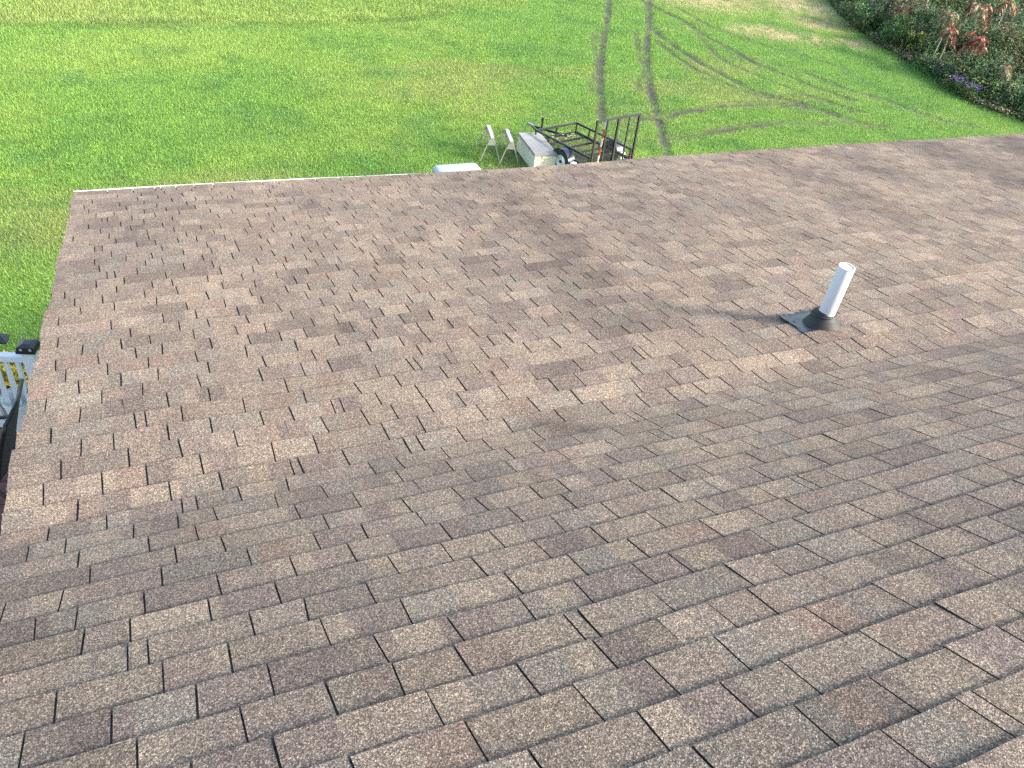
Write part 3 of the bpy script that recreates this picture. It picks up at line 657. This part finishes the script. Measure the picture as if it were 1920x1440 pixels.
def trailer():
    W, L, zf, zr = 1.546, 2.251, .439, .675
    t = empty('utility_trailer', TR_POS); t.rotation_euler = TR_ROT
    tag(t, 'black steel utility trailer with mesh floor and raised ramp gate', 'trailer')
    # local x runs to the rear, y to the far side
    def B(name, m, *bars, **kw):
        mb = MB()
        for a, b, wx, *r_ in bars: mb.bar(a, b, wx, *(r_ or [wx]))
        return mb.build(name, m, kw.get('parent', t))
    for y in (0, W): B('top_rail', 'black_metal', ((-.02, y, zr), (L, y, zr), .045, .05))
    B('top_rail', 'black_metal', ((0, .024, zr), (0, W-.024, zr), .045, .05))
    for y in (0, W): B('floor_rail', 'black_metal', ((-.02, y, zf-.03), (L+.02, y, zf-.03), .05, .075))
    for x in (0, L): B('floor_rail', 'black_metal', ((x, .026, zf-.03), (x, W-.026, zf-.03), .05, .06))
    for y in (0, W):
        for x in (0, .55, 1.45, L-.03): B('stake', 'black_metal', ((x, y, zf+.008), (x, y, zr-.026), .036, .036, ))
    B('stake', 'black_metal', ((0, W/2, zf+.001), (0, W/2, zr-.026), .036, .036))
    for x in (.42, .85, 1.27, 1.7): B('cross_member', 'black_metal', ((x, .026, zf-.04), (x, W-.026, zf-.04), .04, .045))
    fl = MB(); k = 0                                       # expanded-metal floor
    for i in range(1, 46): fl.bar((i*L/46, .02, zf-.008), (i*L/46, W-.02, zf-.008), .0042, .0042)
    for i in range(1, 22): fl.bar((.02, i*W/22, zf-.013), (L-.02, i*W/22, zf-.013), .004, .004)
    fl.build('mesh_floor', 'black_metal', t)
    # ramp gate, standing
    gx = L+.06; lean = -.0; hg = 1.226; lx = lambda h: gx + math.sin(lean)*h
    gt = B('ramp_gate', 'black_metal', ((lx(0), .0, zf-.06), (lx(hg), .0, zf+hg), .046), ((lx(0), W, zf-.06), (lx(hg), W, zf+hg), .052), ((lx(hg), -.02, zf+hg), (lx(hg), W+.02, zf+hg), .05, .05), ((lx(0), 0.03, zf), (lx(0), W-.03, zf), .045))
    for y, wd in ((W*.245, .032), (W*.50, .055), (W*.76, .030)): B('gate_upright', 'black_metal', ((lx(.03), y, zf+.03), (lx(hg-.03), y, zf+hg-.03), wd), parent=gt)
    gm = MB()
    for i in range(1, 34): gm.bar((lx(i*hg/34)-.012, .02, zf+i*hg/34), (lx(i*hg/34)-.012, W-.02, zf+i*hg/34), .0035, .0035)
    for i in range(1, 20): gm.bar((lx(0)-.017, i*W/20, zf), (lx(hg)-.017, i*W/20, zf+hg), .003, .003)
    gm.build('gate_mesh', 'black_metal', gt)
    # wheels, fenders, axle
    for s, y in ((-1, -.14), (1, W+.14)):
        Mx = Matrix.Translation((1.374, y, .30)) @ Matrix.Scale(1.1, 4) @ Matrix.Rotation(rad(90), 4, 'X')
        wh = MB(); wh.lathe([(.165, -.07), (.20, -.078), (.245, -.072), (.268, -.045), (.270, 0), (.268, .045), (.245, .072), (.20, .078), (.165, .07)], 32, Mx); tw = wh.build('tyre', 'tyre', t, smooth=True)
        rm = MB(); o_ = -s if True else s
        prof = [(.164, .07), (.156, .066), (.15, .03), (.10, .026), (.085, .034), (.05, .036), (.045, .055), (.001, .056)]
        Mr = Mx @ (Matrix.Identity(4) if s < 0 else Matrix.Rotation(rad(180), 4, 'X'))
        rm.lathe(prof, 32, Mr); rm.lathe([(.164, .07), (.15, .02), (.15, -.07)], 32, Mr); rm.build('rim', 'rim', tw, smooth=True)
        hub = MB(); hub.lathe([(.036, .056), (.036, .082), (.03, .09), (.001, .091)], 16, Mr); hub.build('hub_cap', 'black_metal', tw)
        fd = MB(); aa = np.linspace(rad(8), rad(172), 17); w0, w1 = y-.115, y+.115
        V = [(1.374+.365*math.cos(a), yy_, .30+.365*math.sin(a)) for a in aa for yy_ in (w0, w1)] + [(1.374+.353*math.cos(a), yy_, .30+.353*math.sin(a)) for a in aa for yy_ in (w0, w1)]
        n = len(aa); F = [(2*i, 2*i+1, 2*i+3, 2*i+2) for i in range(n-1)] + [(2*n+2*i+2, 2*n+2*i+3, 2*n+2*i+1, 2*n+2*i) for i in range(n-1)]
        F += [(2*i+2, 2*n+2*i+2, 2*n+2*i, 2*i) for i in range(n-1)] + [(2*i+1, 2*n+2*i+1, 2*n+2*i+3, 2*i+3) for i in range(n-1)] + [(0, 2*n, 2*n+1, 1), (2*n-1, 4*n-1, 4*n-2, 2*n-2)]
        fd.add(V, F); fd.build('fender', 'fender', t, smooth=True).data.set_sharp_from_angle(angle=rad(50))
        lm = MB(); lm.box((1.75, y-.08, .24), (1.85, y+.08, .42)); lm.build('light_bracket', 'lamp_white', t, bevel=.01)
        lm = MB(); lm.box((L-.12, y*.0 + (-.10 if s < 0 else W+.03), .40), (L-.03, (-.03 if s < 0 else W+.10), .50)); lm.build('tail_light', 'lamp_red', t, bevel=.008)
    B('axle', 'black_metal', ((1.374, -.1, .30), (1.374, W+.1, .30), .045))
    for y in (.1, W-.1): B('leaf_spring', 'black_metal', ((1.07, y, .38), (1.374, y, .335), .05, .02), ((1.374, y, .335), (1.67, y, .38), .05, .02))
    # tongue, coupler and jack
    B('tongue', 'black_metal', ((.0, .35, zf-.09), (-1.05, W/2, zf-.09), .06), ((.0, W-.35, zf-.09), (-1.05, W/2, zf-.09), .06))
    mb = MB(); mb.bar((-1.0, W/2, zf-.09), (-1.28, W/2, zf-.08), .09, .07); mb.build('coupler', 'zinc', t, bevel=.01)
    mb = MB(); mb.tube([(-.75, W/2+.10, .02), (-.75, W/2+.10, .60)], .028, 12); mb.tube([(-.75, W/2+.10, .60), (-.75, W/2+.10, .68)], .04, 12); mb.build('jack', 'black_metal', t)
    mb = MB(); mb.tube([(-.75, W/2+.10, .64), (-.75, W/2+.26, .64), (-.75, W/2+.26, .56)], .010, 8); mb.build('jack_handle', 'black_plastic', t)
trailer()
def marker_pole():
    # red and white striped stake leaning inside the ramp gate
    base = TR_M @ Vector((2.18, .36, .445)); top = TR_M @ Vector((2.27, .36, 1.64))
    t = empty('striped_pole', base); tag(t, 'red and white striped stake leaning on the trailer gate', 'stake')
    dv = top - base; nseg = 5
    for i in range(nseg):
        mb = MB(); mb.tube([dv*(i/nseg), dv*((i+1)/nseg)], .024, 12); mb.build('band', 'tape_white' if i % 2 == 0 else 'tape_red', t, smooth=False)
marker_pole()
def chips():
    mb = MB()
    for i in range(14):
        x = abs(random.gauss(0, .16)) + .05 if i < 11 else random.uniform(1.6, 2.05); y = random.gauss(.9, .25) if i < 11 else random.uniform(.2, 1.4)
        y = min(max(y, .06), 1.48); x = min(x, 2.05); p = TR_M @ Vector((x, y, .4395)); a = random.uniform(0, 3.1); l = random.uniform(.015, .045)
        mb.box((-l, -.012, 0), (l, .012, random.uniform(.006, .02)), Matrix.Translation(p) @ Matrix.Rotation(a, 4, 'Z'))
    tag(mb.build('wood_chips', 'debris'), 'pale wood chips littering the trailer floor', 'wood chips', kind='stuff')
chips()

# ------------------------------------------------------------------ thicket along the lawn's right edge
def leaf_quads(P, D, ln, wd, cols, droop=.25):
    """leaf = two triangles folded across its middle; P base, D direction"""
    n = len(P); D = D / np.linalg.norm(D, axis=1, keepdims=True); up = np.tile([0, 0, 1.], (n, 1)) + rng.normal(0, .35, (n, 3))
    sd = np.cross(D, up); sd /= np.linalg.norm(sd, axis=1, keepdims=True) + 1e-9
    ln = np.broadcast_to(ln, n)[:, None]; wd = np.broadcast_to(wd, n)[:, None]
    V = np.empty((n, 4, 3)); mid = P + D*ln*.45
    V[:, 0] = P; V[:, 1] = mid + sd*wd/2; V[:, 3] = mid - sd*wd/2; V[:, 2] = P + D*ln; V[:, 2, 2] -= (ln*droop)[:, 0]
    C = np.repeat(cols[:, None], 4, 1); F = np.arange(n*4).reshape(n, 4)
    return V.reshape(-1, 3), F, C.reshape(-1, 3)
def merge(parts):
    V, F, C, o = [], [], [], 0
    for v, f, c in parts: V.append(v); F.append(f+o); C.append(c); o += len(v)
    return np.concatenate(V), np.concatenate(F), np.concatenate(C)
GREENS = np.array([[.040, .085, .022], [.055, .115, .028], [.075, .130, .036], [.045, .095, .045], [.100, .130, .045], [.120, .110, .050]])
def thicket_h(x, y):
    dpt = into_thicket(x, y); b = fbm(x*.55, y*.55, 3)
    return np.clip(dpt+.3, 0, 1.3)*.75 + np.clip(dpt-1, 0, 9)*.18 + (b-.45)*2.4*np.clip(dpt*.6, .15, 1)
def thicket():
    parts = []; n = 330000
    y = rng.uniform(15, 44, n); dp = rng.uniform(-.35, 13, n); x = np.interp(y, _ty, _tx) + dp
    P = proj(np.c_[x, y, np.full(n, 1.0)]); ok = (P[:, 0] > 1480) & (P[:, 0] < 2050) & (P[:, 1] > -170) & (P[:, 1] < 330)
    x, y, dp = x[ok], y[ok], dp[ok]; m = len(x)
    h = np.maximum(thicket_h(x, y), .15)
    # plants stand as upright stems: jitter leaves round stem positions
    k = rng.random(m)**.55; z = h*k + rng.normal(0, .05, m)
    sp = rng.integers(0, len(GREENS), m); pn = fbm(x*.7+8, y*.7, 2); sp = np.where(rng.random(m) < .65, np.clip((pn*8-1.2).astype(int), 0, 5), sp)
    c = GREENS[sp] * rng.lognormal(-.1, .48, m)[:, None]
    tan = (rng.random(m) < .07) | ((fbm(x*.9+60, y*.9+4, 3) > .60) & (rng.random(m) < .5)); c[tan] = np.array([.24, .19, .12])*rng.lognormal(0, .3, tan.sum())[:, None]
    D = np.c_[rng.normal(0, 1, m), rng.normal(0, 1, m), rng.uniform(-.1, 1.1, m)]
    V, F, C = leaf_quads(np.c_[x, y, z], D, rng.uniform(.10, .22, m), rng.uniform(.03, .075, m), c, .3); parts.append((V, F, C))
    # tall grassy weeds spilling over the front
    n2 = 26000; y = rng.uniform(16, 40, n2); x = np.interp(y, _ty, _tx) + rng.normal(.15, .45, n2)
    az = rng.random(n2)*6.283; D = np.c_[np.cos(az)*.7-.2, np.sin(az)*.7-.2, np.full(n2, 1.)]
    c = np.array([.095, .205, .05])*rng.lognormal(0, .3, n2)[:, None]; ind = np.clip(into_thicket(x, y)+.4, .2, 1)
    parts.append(leaf_quads(np.c_[x, y, np.zeros(n2)], D, rng.uniform(.3, .85, n2)*ind, .026, c, .35))
    # goldenrod and other stalks with drooping narrow leaves
    n3 = 2300; sx = rng.uniform(.2, 9, n3); sy = rng.uniform(16, 42, n3); sx = np.interp(sy, _ty, _tx) + sx; hh = thicket_h(sx, sy) + rng.uniform(.1, .55, n3)
    tone = GREENS[rng.integers(0, 6, n3)]*rng.lognormal(.25, .35, n3)[:, None]
    for q_ in range(16):
        f = (q_+.5)/16; az = rng.random(n3)*6.283
        P_ = np.c_[sx + rng.normal(0, .02, n3), sy + rng.normal(0, .02, n3), hh*(.55+.45*f)]; D = np.c_[np.cos(az), np.sin(az), np.full(n3, .55)]
        parts.append(leaf_quads(P_, D, rng.uniform(.14, .26, n3)*(1.25-.6*f), .034, tone*rng.lognormal(0, .2, n3)[:, None], .5))
    V, F, C = merge(parts); o = np_mesh('undergrowth', V, F, 'leaf', C)
    tag(o, 'dark tangled weeds and brush along the edge of the lawn', 'undergrowth', kind='stuff')
thicket()
def shrub_foliage(cnt, R, H, tones, ln, wd, droop=.3, clumps=26):
    cc = []
    for i in range(clumps):
        a = rng.random()*6.283; rr = R*math.sqrt(rng.random()); zz = H*(.35+.65*rng.random())*(1-.35*rr/R); cc.append((rr*math.cos(a), rr*math.sin(a), zz, rng.uniform(.16, .34)*R))
    cc = np.array(cc); ix = rng.integers(0, clumps, cnt); d = rng.normal(0, 1, (cnt, 3)); d /= np.linalg.norm(d, axis=1, keepdims=True)
    P = cc[ix, :3] + d*cc[ix, 3:4]*rng.random((cnt, 1))**.4; P[:, 2] = np.maximum(P[:, 2], .06)
    c = np.array(tones)[rng.integers(0, len(tones), cnt)]*rng.lognormal(0, .25, cnt)[:, None]; c *= rng.lognormal(0, .18, clumps)[ix][:, None]
    D = d + np.array([0, 0, .35]); return leaf_quads(P, D, rng.uniform(.7, 1.3, cnt)*ln, rng.uniform(.8, 1.2, cnt)*wd, c, droop), cc
def shrub(px, h_at, R, H, tones, ln, wd, label, name='shrub', group=None, cnt=2600, cat='shrub', stem='bark'):
    p = onz(*px, h_at); t = empty(name, (p[0], p[1], 0)); tag(t, label, cat, group)
    (V, F, C), cc = shrub_foliage(cnt, R, H, tones, ln, wd); np_mesh('crown', V, F, 'leaf', C, parent=t)
    mb = MB()
    for a, b, c_, r_ in cc[:12]: mb.tube([(a*.08, b*.08, -.02), (a*.45, b*.45, c_*.55), (a, b, c_)], [.018, .012, .005], 6)
    mb.build('stem', stem, t); return t
G = GREENS.tolist()
shrub((1612, 30), .6, .95, 1.5, [G[0], G[3], G[1]], .13, .05, 'dark green bush behind the bare grey twigs at the thicket edge')
shrub((1690, 62), .7, .85, 1.5, [G[0], G[1]], .13, .05, 'dark bushy shrub below the rusty brown one')
shrub((1697, 22), 1.2, .55, 1.7, [(.26, .11, .08), (.20, .13, .08), (.12, .12, .05)], .14, .05, 'rusty brown leafed shrub in the thicket', cnt=1500)
shrub((1722, 64), .9, .42, 1.2, [(.16, .22, .05), (.26, .28, .06), (.10, .16, .04)], .11, .05, 'yellow green leafed shrub at the thicket front', cnt=1300)
shrub((1745, 92), .4, .75, .95, [G[1], G[2], (.07, .16, .05)], .12, .04, 'low mid green bush at the thicket front above the asters')
shrub((1840, 135), .7, .9, 1.3, [G[0], G[3]], .14, .05, 'deep green bush behind the purple asters')
shrub((1895, 80), 1.2, 1.3, 2.0, [G[4], G[2], (.13, .14, .07)], .15, .035, 'tall olive green feathery shrub on the bank beside the sumacs', cnt=4200)
shrub((1850, 25), 1.6, 1.1, 2.3, [G[0], G[1], G[3]], .14, .05, 'tall dark green bush behind the topmost sumac', cnt=3000)
shrub((1760, 30), 1.4, 1.0, 2.0, [G[1], G[3], (.10, .15, .08)], .14, .05, 'grey green bush behind the tiered sumac', cnt=2800)
shrub((1875, 155), .5, .45, .8, [(.13, .045, .045), (.09, .05, .04), G[0]], .11, .045, 'low maroon leafed shrub at the thicket foot', cnt=1100)
def aster(px, label, s=1.):
    p = onz(*px, .4); t = empty('aster_clump', (p[0], p[1], 0)); tag(t, label, 'flower clump', 'purple asters at the thicket foot')
    (V, F, C), cc = shrub_foliage(900, .34*s, .55, [G[1], G[2]], .09, .025); np_mesh('foliage', V, F, 'leaf', C, parent=t)
    n = 60; a = rng.random(n)*6.283; rr = .33*s*np.sqrt(rng.random(n)); P = np.c_[rr*np.cos(a), rr*np.sin(a), .50+.16*rng.random(n)-.4*rr**2]
    parts = []
    for k in range(6):
        az = k*1.047 + rng.random(n); D = np.c_[np.cos(az), np.sin(az), np.full(n, .25)]; parts.append(leaf_quads(P, D, .045, .022, np.array([.13, .085, .30])*rng.lognormal(0, .25, n)[:, None], .05))
    V, F, C = merge(parts); np_mesh('flowers', V, F, 'leaf', C, parent=t)
    mb = MB()
    for i in range(8): b = rng.random()*6.283; mb.tube([(0, 0, -.02), (.15*math.cos(b), .15*math.sin(b), .3), (.25*math.cos(b), .25*math.sin(b), .5)], .005, 5)
    mb.build('stem', 'bark', t)
aster((1795, 155), 'purple aster clump at the thicket foot, farther from the house', .9)
aster((1822, 168), 'purple aster clump at the thicket foot beside the grey green weeds', 1.1)
def sumac(px, h, label, s=1.0, nl=11, red=.75):
    p = onz(*px, h); t = empty('sumac', (p[0], p[1], 0)); tag(t, label, 'sumac', 'sumacs turning red in the thicket')
    mb = MB(); mb.tube([(0, 0, -.02), (.06*s, -.03, h*.5), (0, 0, h)], [.022, .018, .012], 8); mb.build('trunk', 'pale_twig', t)
    parts = []; rb = MB()
    for i in range(nl):                         # pinnate leaves arching out and down from the tip
        az = i*2.4 + rng.normal(0, .3); tier = (i % 2)*.18*s; L = rng.uniform(.45, .75)*s; tone_mix = rng.random()
        ax = np.array([math.cos(az), math.sin(az)]); f = np.linspace(0, 1, 11)
        cx = f*L*(.95-.25*f); up_ = 0.9 if i % 3 == 0 else rng.uniform(.25, .6); cz = h - tier + L*(up_*f - (.95+.2*(up_<.5))*f*f)
        C3 = np.c_[ax[0]*cx, ax[1]*cx, cz]; rb.tube([tuple(q_) for q_ in C3[::2]], [.007, .006, .005, .004, .003, .002], 5)
        old = rng.random() < red
        for k in range(1, 11):
            for sd in (-1, 1):
                D = np.array([[-ax[1]*sd + ax[0]*.45, ax[0]*sd + ax[1]*.45, -.35]])
                col = np.array([[.165, .068, .046]])*rng.lognormal(0, .3) if old and k > 1 + 4*tone_mix else np.array([[.17, .20, .10]])*rng.lognormal(0, .2)
                if rng.random() < .12: col = np.array([[.26, .13, .07]])
                parts.append(leaf_quads(C3[k:k+1], D, rng.uniform(.20, .30)*s*(1-.35*abs(f[k]-.45)), .075*s, col, .45))
    V, F, C = merge(parts); np_mesh('leaves', V, F, 'leaf', C, parent=t); rb.build('leaf_stalks', 'tape_red', t)
sumac((1782, 28), 2.2, 'sumac with pale upper fronds and red drooping ones, two tiers high', .85, 11, .5)
sumac((1783, 58), 1.7, 'shorter sumac with red drooping fronds below the two tiered one', .8, 11, .7)
sumac((1833, 72), 1.8, 'broad sumac with orange red fronds under pale green ones', 1.05, 13, .65)
sumac((1840, 14), 2.5, 'tall sumac with long orange red fronds at the top of the bank', 1.1, 10, .75)
sumac((1890, 5), 2.7, 'tall thin-stemmed sumac with few red leaves beside bare twigs', .9, 7, .9)
sumac((1888, 128), 1.2, 'small sumac with sparse red leaves low on the bank', .8, 8, .6)
def bare_bush(px, H, label, n=14):
    p = onz(*px, .3); t = empty('bare_shrub', (p[0], p[1], 0)); tag(t, label, 'shrub')
    for i in range(n):
        a = rng.random()*6.283; l = rng.uniform(.3, .7); mb = MB()
        pts = [Vector((0, 0, -.02)), Vector((l*.4*math.cos(a), l*.4*math.sin(a), H*.5)), Vector((l*math.cos(a), l*math.sin(a), H*rng.uniform(.8, 1.05)))]
        mb.tube(pts, [.018, .012, .004], 5)
        for k in range(4):
            b = a + rng.normal(0, .9); q_ = pts[1].lerp(pts[2], rng.random()); mb.tube([q_, q_ + Vector((.25*math.cos(b), .25*math.sin(b), .25))], [.007, .003], 4)
        mb.build('branch', 'pale_twig', t)
bare_bush((1636, 34), 1.5, 'leafless grey twiggy shrub at the edge of the thicket')
bare_bush((1905, 30), 2.6, 'bare pale branches rising beside the thin-stemmed sumac', 7)
# yellow-leaved shrubs seen through the deck railing
for px, lb in (((20, 722), 'yellow leaved shrub on the lawn behind the deck railing'), ((46, 738), 'smaller yellow leaved shrub close to the deck post')):
    shrub(px, .35, .62 if px[0] < 30 else .42, .6, [(.50, .36, .03), (.42, .30, .04), (.14, .20, .05)], .13, .06, lb, 'yellow_shrub', 'yellow shrubs behind the deck railing', 1500)
